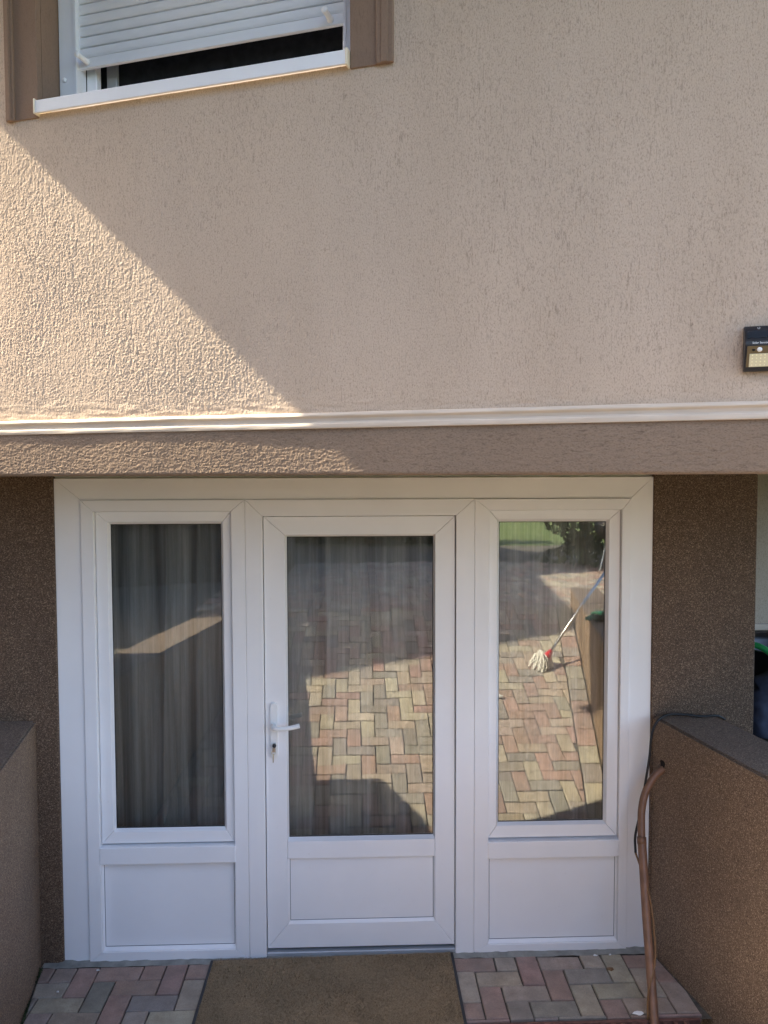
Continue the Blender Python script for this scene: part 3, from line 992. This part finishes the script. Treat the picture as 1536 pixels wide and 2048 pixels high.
# ------------------------------------------------------------------ curtains inside
def curtain(x0, x1, z0, z1, y, seed, label, flare=0.0):
    r = random.Random(seed)
    nx, nz = 140, 14
    ph = [r.uniform(0, 6.28) for _ in range(4)]
    fr = [r.uniform(26, 36), r.uniform(44, 58), r.uniform(13, 18), r.uniform(80, 110)]
    vs, fs = [], []
    for j in range(nz + 1):
        t = j / nz
        z = z0 + (z1 - z0) * t
        for i in range(nx + 1):
            s = i / nx
            x = x0 + (x1 - x0) * s
            x += flare * (1 - t) * (s - 0.5) + 0.008 * math.sin(3.0 * t + ph[0])
            xx = x0 + (x1 - x0) * s
            a_ = 0.036 * math.sin(fr[0] * xx + ph[0] + 0.6 * t) + 0.016 * math.sin(fr[1] * xx + ph[1] - 1.3 * t) + 0.030 * math.sin(fr[2] * xx + ph[2] + 0.4 * t) + 0.003 * math.sin(fr[3] * xx + ph[3])
            vs.append((x, y + a_ * (0.75 + 0.25 * (1 - t)), z))
    for j in range(nz):
        for i in range(nx):
            a_ = j * (nx + 1) + i
            fs.append((a_, a_ + 1, a_ + nx + 2, a_ + nx + 1))
    c = pyd('curtain', vs, fs, 'curtain', None, True)
    return tag(c, label, 'curtain', 'curtains behind the door glass')
curtain(-1.32, -0.86, 0.1, 2.16, 0.20, 3, 'grey curtain behind the left half of the left sidelight', 0.10)
curtain(-0.90, -0.53, 0.1, 2.16, 0.160, 5, 'narrow pale grey curtain behind the right half of the left sidelight', 0.06)
curtain(-0.50, 0.17, 0.1, 2.16, 0.19, 8, 'wide grey curtain behind the glass of the door, on the handle side', 0.05)
curtain(0.175, 0.54, 0.1, 2.16, 0.155, 13, 'narrow grey curtain behind the hinge side of the door glass', 0.05)
curtain(0.56, 1.30, 0.1, 2.16, 0.19, 21, 'grey curtain behind the right sidelight, beside the mop reflection', 0.04)

# ------------------------------------------------------------------ wall lamp
lamp = facade(empty('wall_lamp', label='black solar wall lamp with cream light panel on the beige wall', cat='lamp'))
lu0, lu1, lz0, lz1 = 2.514, 2.612, 2.519, 2.642
def lp(u, out, z): return (u, -out, z)
def wedge(name, pts_lo, mat, par, u0, u1):
    """side profile (out, z) swept from u0 to u1"""
    bm = bmesh.new()
    A = [bm.verts.new((u0, -o, z)) for o, z in pts_lo]
    B = [bm.verts.new((u1, -o, z)) for o, z in pts_lo]
    n = len(pts_lo)
    for k in range(n):
        bm.faces.new((A[k], A[(k + 1) % n], B[(k + 1) % n], B[k]))
    bm.faces.new(A[::-1]); bm.faces.new(B)
    bmesh.ops.bevel(bm, geom=bm.edges[:], offset=0.0018, segments=2, affect='EDGES')
    return bm_obj(name, bm, mat, par)
# top cap leaning back with the solar panel, visor edge, body below leaning in towards the wall
wedge('housing', [(0.004, lz0), (0.020, lz0), (0.024, lz0 + 0.010), (0.046, 2.588), (0.046, 2.596), (0.018, lz1), (0.004, lz1)], 'black_plastic', lamp, lu0, lu1)
def face_quad(name, u0, u1, o0, z0, o1, z1, mat, th=0.0012, par=lamp):
    dz, do = z1 - z0, o1 - o0
    L = math.hypot(dz, do); nx_, nz_ = dz / L, -do / L
    return wedge_raw(name, [(o0, z0), (o0 + nx_ * th, z0 + nz_ * th), (o1 + nx_ * th, z1 + nz_ * th), (o1, z1)], mat, par, u0, u1)
def wedge_raw(name, pts_lo, mat, par, u0, u1):
    bm = bmesh.new()
    A = [bm.verts.new((u0, -o, z)) for o, z in pts_lo]
    B = [bm.verts.new((u1, -o, z)) for o, z in pts_lo]
    n = len(pts_lo)
    for k in range(n):
        bm.faces.new((A[k], A[(k + 1) % n], B[(k + 1) % n], B[k]))
    bm.faces.new(A[::-1]); bm.faces.new(B)
    return bm_obj(name, bm, mat, par)
def on_top(t): return (0.046 + (0.018 - 0.046) * t, 2.596 + (lz1 - 2.596) * t)
def on_low(t): return (0.024 + (0.046 - 0.024) * t, lz0 + 0.010 + (2.588 - lz0 - 0.010) * t)
face_quad('solar_panel', lu0 + 0.006, lu1 - 0.006, *on_top(0.20), *on_top(0.70), 'solar')
face_quad('reflector', lu0 + 0.005, lu1 - 0.005, *on_low(0.02), *on_low(0.93), 'reflector')
led = face_quad('light_panel', lu0 + 0.012, lu1 - 0.012, *on_low(0.03), *on_low(0.60), 'led', 0.0026)
dot = None
for r_ in range(4):
    for c_ in range(7):
        o_, z_ = on_low(0.09 + 0.145 * r_)
        if dot is None:
            dot = lathe('led', [(0.0021, 0.0), (0.0017, 0.0013), (0.0006, 0.0018)], 'led_dot', led, (0, 0, 0), 8, 'y')
            dd_ = dot
        else:
            dd_ = dot.copy(); COL.objects.link(dd_)
        dd_.location = (lu0 + 0.019 + 0.0105 * c_, -(o_ + 0.0022), z_)
o_, z_ = on_low(0.77)
lathe('motion_sensor', [(0.0068, 0.0), (0.0062, 0.0025), (0.0040, 0.0048), (0.0012, 0.0056)], 'white', lamp, (lu0 + 0.036, -(o_ + 0.001), z_), 18, 'y')
lathe('light_sensor', [(0.0042, 0.0), (0.0040, 0.0008), (0.001, 0.0010)], 'dark', lamp, (lu0 + 0.021, -(o_ + 0.001), z_), 14, 'y')
o_, z_ = on_top(0.86)
tube('button_mark', [(lu0 + 0.036 + 0.0030 * math.cos(a_), -(o_ + 0.0018), z_ + 0.0026 * math.sin(a_)) for a_ in np.linspace(2.2, 7.6, 12)], 0.0006, 'print', lamp, 5, 1)
tx = bpy.data.curves.new('lettering', 'FONT')
tx.body = "Solar Sensor Wall Light"
tx.size = 0.0078
tx.align_x = 'LEFT'
tx.materials.append(M['print'])
tmp = bpy.data.objects.new('lettering_curve', tx)
COL.objects.link(tmp)
bpy.context.view_layer.update()
lme = bpy.data.meshes.new_from_object(tmp.evaluated_get(bpy.context.evaluated_depsgraph_get()))
bpy.data.objects.remove(tmp)
txo = link('lettering', lme, 'print', lamp)
txo.location = (lu0 + 0.017, -0.0472, 2.5895)
txo.rotation_euler = (math.radians(90), 0, 0)

# ------------------------------------------------------------------ pipe, cable
pipe = empty('drain_pipe', (1.39, -0.1, 0), label='thin brown plastic pipe bending out of the right retaining wall', cat='pipe')
def rel(pts, o=(1.39, -0.1, 0)): return [(p[0] - o[0], p[1] - o[1], p[2] - o[2]) for p in pts]
PP = [(1.45, -0.085, 0.902), (1.392, -0.088, 0.892), (1.345, -0.098, 0.862), (1.300, -0.114, 0.800), (1.276, -0.133, 0.730), (1.266, -0.155, 0.665), (1.2590, -0.180, 0.605)]
tube('upper_bend', rel(PP), 0.0165, 'pipe', pipe, 16, 8)
PL = [(1.2602, -0.175, 0.617), (1.2490, -0.238, 0.485), (1.2365, -0.302, 0.355), (1.2220, -0.385, 0.200), (1.2085, -0.462, 0.055), (1.199, -0.520, -0.05)]
tube('lower_pipe', rel(PL), 0.0188, 'pipe', pipe, 16, 8)
bm = bmesh.new()
tube_mesh(bm, [Vector(p) for p in rel([(1.2606, -0.1735, 0.620), (1.2580, -0.186, 0.592)])], 0.0202, 16)
bm_obj('socket', bm, 'pipe', pipe, True)
# dark knocked-out hole over the pipe
bm = bmesh.new()
hp = [(math.cos(a_) * 0.017 * (1 + 0.3 * math.sin(3 * a_)), math.sin(a_) * 0.027 * (1 + 0.2 * math.cos(2 * a_))) for a_ in np.linspace(0, 2 * math.pi, 15)[:-1]]
for off in (0.0,):
    vsx = []
    for (p, q) in hp:
        dY = 0.092 + p
        vsx.append(bm.verts.new((wall_r(dY) - 0.0025 - 1.39, -dY + 0.1, 0.912 + q)))
    bm.faces.new(vsx)
bm_obj('wall_hole', bm, 'dark', pipe)

cab = empty('cable', (1.37, -0.03, 1.0), label='black cable running over the right wall and down beside the pipe', cat='cable')
def relc(pts): return [(p[0] - 1.37, p[1] + 0.03, p[2] - 1.0) for p in pts]
CB = [(1.70, -0.030, 1.100), (1.655, -0.040, 1.121), (1.58, -0.050, 1.122), (1.50, -0.045, 1.130), (1.43, -0.050, 1.133), (1.375, -0.062, 1.112), (1.338, -0.080, 1.055),
      (1.322, -0.095, 0.95), (1.300, -0.105, 0.83), (1.270, -0.125, 0.70), (1.243, -0.145, 0.61), (1.236, -0.170, 0.545)]
tube('black_sheath', relc(CB), 0.0055, 'cable', cab, 8, 8)
CW = [(1.236, -0.170, 0.545), (1.240, -0.230, 0.50), (1.252, -0.290, 0.42), (1.254, -0.335, 0.34), (1.238, -0.405, 0.20), (1.192, -0.455, 0.10), (1.180, -0.48, 0.0)]
tube('ochre_wire', relc(CW), 0.0042, 'wire', cab, 8, 8)

# ------------------------------------------------------------------ doormat
dm = empty('doormat', (-0.125, -0.275, 0.0), label='flat brown doormat with dark border in front of the door', cat='doormat')
nx, ny = 120, 50
vs, fs = [], []
hm = fnoise(ny + 1, nx + 1, 1.2, 1.2) * 0.0006 + fnoise(ny + 1, nx + 1, 9, 9) * 0.0007
for j in range(ny + 1):
    for i in range(nx + 1):
        x = -0.547 + 1.094 * i / nx
        y = -0.215 + 0.462 * j / ny
        ed = min(i, nx - i, j, ny - j)
        skew = 0.014 * (i / nx) if j == ny else 0.0
        vs.append((x, y + 0.012 * (i / nx) * (j / ny) - 0.012 * (j / ny) * (1 - i / nx), 0.0155 + hm[j, i] - (0.004 if ed == 0 else 0)))
for j in range(ny):
    for i in range(nx):
        a_ = j * (nx + 1) + i
        fs.append((a_, a_ + 1, a_ + nx + 2, a_ + nx + 1))
pyd('pile', vs, fs, 'mat', dm, True)
V, F = [], []
rs = random.Random(31)
for k in range(26000):
    x, y = rs.uniform(-0.545, 0.545), rs.uniform(-0.213, 0.240)
    h_ = rs.uniform(0.003, 0.0075)
    a_ = rs.uniform(0, 6.283); w_ = 0.0014
    dx, dy = rs.gauss(0, 0.0035), rs.gauss(0, 0.0035)
    b_ = len(V)
    V += [(x - w_ * math.cos(a_), y - w_ * math.sin(a_), 0.014), (x + w_ * math.cos(a_), y + w_ * math.sin(a_), 0.014), (x + dx, y + dy, 0.0155 + h_)]
    F.append((b_, b_ + 1, b_ + 2))
pyd('fibres', V, F, 'mat', dm, kind='stuff')
bm = bmesh.new()
ol = [(-0.560, -0.228), (0.560, -0.228), (0.560, 0.258), (0.02, 0.250), (-0.560, 0.243)]
lo = [bm.verts.new((x, y, 0.003)) for x, y in ol]
hi = [bm.verts.new((x, y, 0.0085)) for x, y in ol]
bm.faces.new(hi)
for k in range(len(ol)):
    j = (k + 1) % len(ol)
    bm.faces.new((lo[k], lo[j], hi[j], hi[k]))
bm_obj('border', bm, 'black_plastic', dm)

# ------------------------------------------------------------------ things seen only in the glass: mop, gloves, lawn shrub
gz = ground_z(2.76)
mop = empty('mop', (1.585, -2.76, gz), label='white string mop with steel handle leaning on the right retaining wall', cat='mop')
H0, H1 = Vector((0.0, 0.0, 0.10)), Vector((0.66, -0.42, 0.80))
bm = bmesh.new(); tube_mesh(bm, [H0, H0.lerp(H1, 0.5), H1], 0.012, 12)
bm_obj('handle', bm, 'steel', mop, True)
dr = (H1 - H0).normalized()
bm = bmesh.new(); tube_mesh(bm, [H0 - dr * 0.03, H0 - dr * 0.02, H0 + dr * 0.015, H0 + dr * 0.05], [0.032, 0.034, 0.026, 0.015], 14)
bm_obj('socket', bm, 'mop_red', mop, True)
bm = bmesh.new()
rs = random.Random(4)
for k in range(230):
    a_ = rs.uniform(0, 2 * math.pi); rad = rs.uniform(0.03, 0.105) * (1.25 if math.cos(a_) < 0 else 0.8)
    hgt = rs.uniform(0.03, 0.07)
    pts = []
    for q in range(6):
        t = q / 5
        rr_ = rad * t ** 0.8
        zz = 0.08 + hgt * math.sin(math.pi * min(1, t * 1.15)) * (1 - 0.35 * t) - 0.085 * t ** 1.6
        gzz = -SLOPE * (rr_ * math.sin(a_) * 0.8)
        pts.append(Vector((rr_ * math.cos(a_) - 0.035 + 0.01 * math.sin(q * 2 + k), rr_ * math.sin(a_) * 0.8 + 0.01 * math.cos(q * 1.7 + k), max(0.008, zz) + gzz)))
    tube_mesh(bm, pts, 0.0034, 5, False)
bm_obj('strings', bm, 'mop_string', mop, True, kind='stuff')

def glove(loc, rz, mats, label):
    g = empty('glove', loc, rz, label=label, cat='glove', group='gardening gloves on the wall')
    bm = bmesh.new()
    tube_mesh(bm, smooth_path([(-0.11, 0, 0.020), (-0.05, 0.004, 0.028), (0.0, 0, 0.034), (0.05, 0, 0.026), (0.07, 0, 0.018)], 4), [0.030] * 6 + [0.036] * 5 + [0.034] * 6, 12)
    for v in bm.verts: v.co.z = max(0.002, v.co.z * 0.75)
    bm_obj('cuff_and_palm', bm, mats[0], g, True)
    for k, (y, L) in enumerate(((-0.033, 0.06), (-0.011, 0.078), (0.011, 0.08), (0.032, 0.066))):
        tube('finger', [(0.045, y, 0.022), (0.045 + L * 0.5, y * 1.2, 0.030), (0.05 + L * 0.9, y * 1.3, 0.018), (0.05 + L, y * 1.3, 0.010)], [0.012] * 6 + [0.0105] * 6 + [0.009, 0.007, 0.004, 0.003, 0.002], mats[1], g, 8, 5) if False else \
            tube('finger', [(0.045, y, 0.022), (0.045 + L * 0.5, y * 1.2, 0.030), (0.05 + L, y * 1.3, 0.012)], 0.0115, mats[1], g, 8, 5)
    tube('thumb', [(-0.02, 0.03, 0.02), (0.02, 0.058, 0.026), (0.055, 0.066, 0.014)], 0.0125, mats[1], g, 8, 5)
    return g
wx = wall_r(2.25)
glove((wx + 0.08, -2.20, 1.117), math.radians(200), ('glove_black', 'glove_green'), 'black and green glove lying nearer the door on the wall top')
glove((wx + 0.15, -2.36, 1.117), math.radians(250), ('glove_green', 'glove_green'), 'green glove lying farther from the door on the wall top')

# small white scrap on the ramp
bm = bmesh.new()
gz2 = ground_z(2.32)
tube_mesh(bm, [Vector(p) for p in ((0, 0, 0.014), (0.02, 0.006, 0.017), (0.045, 0.012, 0.014), (0.06, 0.016, 0.013))], [0.010, 0.014, 0.013, 0.009], 9)
sc_ = bm_obj('paper_scrap', bm, 'white', None, False)
sc_.location = (1.06, -2.32, gz2)
tag(sc_, 'small rolled white paper scrap on the sunlit ramp', 'litter')
# fallen leaf and white chips on the floor by the door
def chip(x, y, r, name, mat, label):
    bm = bmesh.new()
    vs_ = [bm.verts.new((r * math.cos(a_) * random.uniform(0.6, 1.2), 0.6 * r * math.sin(a_) * random.uniform(0.6, 1.2), 0.0035 + random.uniform(-0.001, 0.002))) for a_ in np.linspace(0, 2 * math.pi, 9)[:-1]]
    c_ = bm.verts.new((0, 0, 0.007))
    for k in range(8): bm.faces.new((vs_[k], vs_[(k + 1) % 8], c_))
    lo_ = [bm.verts.new((v.co.x, v.co.y, 0.0015)) for v in vs_]
    for k in range(8): bm.faces.new((vs_[(k + 1) % 8], vs_[k], lo_[k], lo_[(k + 1) % 8]))
    o = bm_obj(name, bm, mat, None)
    o.location = (x, y, 0.0)
    return tag(o, label, 'litter' if mat != 'wire' else 'leaf')
chip(1.135, -0.155, 0.020, 'fallen_leaf', 'wire', 'small brown fallen leaf on the pavers left of the pipe')
chip(1.095, -0.055, 0.010, 'plaster_crumb', 'white', 'white plaster crumb at the right door frame foot')
chip(1.165, -0.052, 0.006, 'plaster_crumb', 'white', 'tiny white plaster crumb beside the pipe foot')
chip(-1.185, -0.075, 0.008, 'plaster_crumb', 'white', 'white plaster crumb at the left door frame foot')
chip(1.155, -0.445, 0.022, 'plaster_crumb', 'white', 'pale plaster piece lying on the drain edge by the pipe')
chip(-1.31, -0.215, 0.007, 'plaster_crumb', 'white', 'white plaster crumb near the left retaining wall')

# moss and weeds in the joint along the left wall, grit on the floor
V, F = [], []
rs = random.Random(8)
for k in range(420):
    d_ = rs.uniform(0.05, 0.46)
    if math.sin(d_ * 23) + rs.uniform(-0.8, 0.8) < 0.2: continue
    x = wall_l(d_) + abs(rs.gauss(0, 0.006)) + 0.003
    h_ = rs.uniform(0.004, 0.016); a_ = rs.uniform(0, 6.28); w_ = rs.uniform(0.0015, 0.003)
    b_ = len(V)
    V += [(x - w_ * math.cos(a_), -d_ - w_ * math.sin(a_), -0.004), (x + w_ * math.cos(a_), -d_ + w_ * math.sin(a_), -0.004), (x + rs.gauss(0.003, 0.004), -d_ + rs.gauss(0, 0.005), h_)]
    F.append((b_, b_ + 1, b_ + 2))
pyd('moss', V, F, 'thuja', None, kind='stuff', label='thin line of moss and weeds along the left wall foot', cat='moss')
V, F = [], []
for k in range(700):
    x, d_ = rs.uniform(-1.42, 1.40), rs.uniform(0.03, 0.46)
    if -0.70 < x < 0.45 or (d_ > 0.07 and rs.random() < 0.6): continue
    r_ = rs.uniform(0.0008, 0.0024); a_ = rs.uniform(0, 6.28)
    b_ = len(V)
    V += [(x + r_ * math.cos(a_ + q * 2.09), -d_ + r_ * math.sin(a_ + q * 2.09), 0.0005) for q in range(3)] + [(x, -d_, 0.002 + r_)]
    F += [(b_, b_ + 1, b_ + 3), (b_ + 1, b_ + 2, b_ + 3), (b_ + 2, b_, b_ + 3)]
pyd('grit', V, F, 'concrete', None, kind='stuff', label='fine pale grit scattered on the pavers at the door', cat='grit')

# stuff behind the pier on the right
tub = empty('garden_tub', (2.36, 0.50, YARD), label='black plastic garden tub with green handle behind the pier', cat='tub')
lathe('tub', [(0.24, 0.0), (0.27, 0.10), (0.31, 0.36), (0.325, 0.37), (0.315, 0.375), (0.29, 0.34), (0.25, 0.06)], 'black_plastic', tub, (0, 0, 0), 40)
tube('handle', [(-0.32, -0.10, 0.36), (-0.335, -0.14, 0.41), (-0.28, -0.20, 0.385), (-0.20, -0.26, 0.28), (-0.17, -0.28, 0.20)], 0.016, 'green', tub, 10, 8)
bm = bmesh.new()
tube_mesh(bm, smooth_path([(0, 0, 0.02), (0.04, 0.02, 0.20), (0.10, 0.03, 0.26), (0.18, 0.0, 0.20), (0.22, -0.03, 0.06), (0.24, -0.04, 0.0)], 6), 0.075, 14)
for v in bm.verts:
    v.co += Vector((0.018 * math.sin(v.co.z * 60 + v.co.x * 30), 0.018 * math.sin(v.co.x * 55), 0.012 * math.sin(v.co.y * 70 + v.co.x * 40)))
    v.co.z = max(0.0, v.co.z)
cl = bm_obj('work_coat', bm, 'navy', None, True)
cl.location = (1.93, 0.10, YARD)
tag(cl, 'crumpled dark blue cloth lying on the ground behind the pier', 'cloth')

# added house on the left behind the camera, footprint back-projected from its yard shadow
nb = empty('shadow_house', (-6, -6, 0), label='added dark timber house shaped to cast the yard shadow', cat='house')
hN = 5.5
SX, SYs = SUN.x / -SUN.z * hN, SUN.y / -SUN.z * hN
foot = [(-0.6, -2.62), (2.01, -3.39), (2.3, -6.2), (5.0, -7.2), (5.0, -8.8), (2.9, -9.6), (2.45, -10.5), (2.2, -12.8), (-3.5, -12.8), (-3.5, -1.7)]
fp = [(x - SX + 6, y - SYs + 6) for x, y in foot]
prism('shadow_house_walls', fp, YARD - 0.05, YARD + hN - 0.02, 'timber', nb)
cxn = sum(p[0] for p in fp) / len(fp); cyn = sum(p[1] for p in fp) / len(fp)
prism('roof', fp, YARD + hN - 0.02, YARD + hN, 'roof', nb)  # roof of the added shadow house
for k in range(3):
    yy = fp[1][1] - 0.5 - 0.8 * k
    box('window', (fp[1][0] - 0.02 + 0.08 * k, yy - 0.45, YARD + 1.0), (fp[1][0] + 0.10 + 0.08 * k, yy, YARD + 2.2), 'solar', nb, 0.01)  # window on the added shadow house

# dark conifer at the lawn's edge
def conifer(loc, h, r, seed, label):
    t = empty('conifer', loc, label=label, cat='tree', group='dark conifers at the edge of the lawn')
    rs = random.Random(seed)
    tube('trunk', [(0, 0, 0), (0.02, 0.01, h * 0.4), (0, 0, h * 0.8)], [0.07] * 5 + [0.05] * 4, 'bark', t, 8, 4)
    V, F = [], []
    for k in range(5200):
        z = h * (0.03 + 0.97 * rs.random() ** 1.2)
        rad = r * (1 - z / h) ** 0.55 * (0.75 + 0.35 * math.sin(z * 7 + 3 * math.sin(z * 3)))
        rad *= math.sqrt(rs.uniform(0.35, 1.05))
        a_ = rs.uniform(0, 2 * math.pi)
        c = Vector((rad * math.cos(a_), rad * math.sin(a_), z))
        n_ = Vector((math.cos(a_) + rs.uniform(-.6, .6), math.sin(a_) + rs.uniform(-.6, .6), rs.uniform(-.3, .8))).normalized()
        s_ = n_.cross(Vector((rs.uniform(-1, 1), rs.uniform(-1, 1), rs.uniform(-1, 1)))).normalized()
        u_ = n_.cross(s_)
        L, W = rs.uniform(0.03, 0.06), rs.uniform(0.012, 0.022)
        b_ = len(V)
        V += [c - u_ * L, c + s_ * W, c + u_ * L, c - s_ * W]
        F.append((b_, b_ + 1, b_ + 2, b_ + 3))
    pyd('foliage', V, F, 'thuja', t)
    return t
conifer((3.25, -7.35, YARD), 2.7, 0.72, 5, 'nearest dark conifer, at the corner where paving meets lawn')
conifer((4.25, -8.2, YARD), 2.9, 0.60, 6, 'dark conifer behind the steel kettle, farther from the paving')
hedge = empty('hedge', (-1.5, -11.0, YARD), label='long dark clipped hedge across the far side of the shaded yard', cat='hedge')
V, F = [], []
rs = random.Random(77)
for k in range(16000):
    x = rs.uniform(-6.5, 3.7); y = rs.uniform(-0.5, 0.5); z = 1.75 * rs.random() ** 0.8
    if rs.random() < 0.7: y = 0.5 - 0.12 * rs.random() ** 2
    x += 0.1 * math.sin(z * 5); y += 0.08 * math.sin(x * 4 + z * 3)
    z *= 1 + 0.06 * math.sin(x * 3.1) + 0.04 * math.sin(x * 9)
    c = Vector((x, y, z))
    n_ = Vector((rs.uniform(-1, 1), rs.uniform(-.2, 1), rs.uniform(-.5, 1))).normalized()
    s_ = n_.cross(Vector((rs.uniform(-1, 1), rs.uniform(-1, 1), rs.uniform(-1, 1)))).normalized()
    u_ = n_.cross(s_)
    L, W = rs.uniform(0.04, 0.07), rs.uniform(0.02, 0.035)
    b_ = len(V)
    V += [c - u_ * L, c + s_ * W, c + u_ * L, c - s_ * W]
    F.append((b_, b_ + 1, b_ + 2, b_ + 3))
pyd('foliage', V, F, 'thuja', hedge)
box('dense_core', (-6.4, -0.22, 0.02), (3.6, 0.34, 1.55), 'thuja', hedge, 0.08, 2)
bm = bmesh.new()
for x in np.arange(-6.3, 3.7, 0.45):
    tube_mesh(bm, [Vector((x, 0, 0)), Vector((x + 0.05, 0.02, 0.8)), Vector((x, 0, 1.4))], [0.05, 0.04, 0.02], 6)
bm_obj('stems', bm, 'bark', hedge)
# polished kettle on a tripod
kt = empty('kettle_grill', (3.36, -6.5, YARD), label='shiny round steel kettle grill near the dark conifer', cat='grill')
lathe('bowl', [(0.02, 0.42), (0.12, 0.44), (0.20, 0.52), (0.225, 0.62), (0.222, 0.63)], 'black_plastic', kt, (0, 0, 0), 28)
lathe('lid', [(0.228, 0.632), (0.215, 0.70), (0.16, 0.77), (0.06, 0.805), (0.012, 0.81)], 'steel', kt, (0, 0, 0), 28)
for k in range(3):
    a_ = 2 * math.pi * k / 3 + 0.4
    tube('leg', [(0.12 * math.cos(a_), 0.12 * math.sin(a_), 0.46), (0.2 * math.cos(a_), 0.2 * math.sin(a_), 0.2), (0.26 * math.cos(a_), 0.26 * math.sin(a_), 0.0)], 0.012, 'steel', kt, 8, 4)
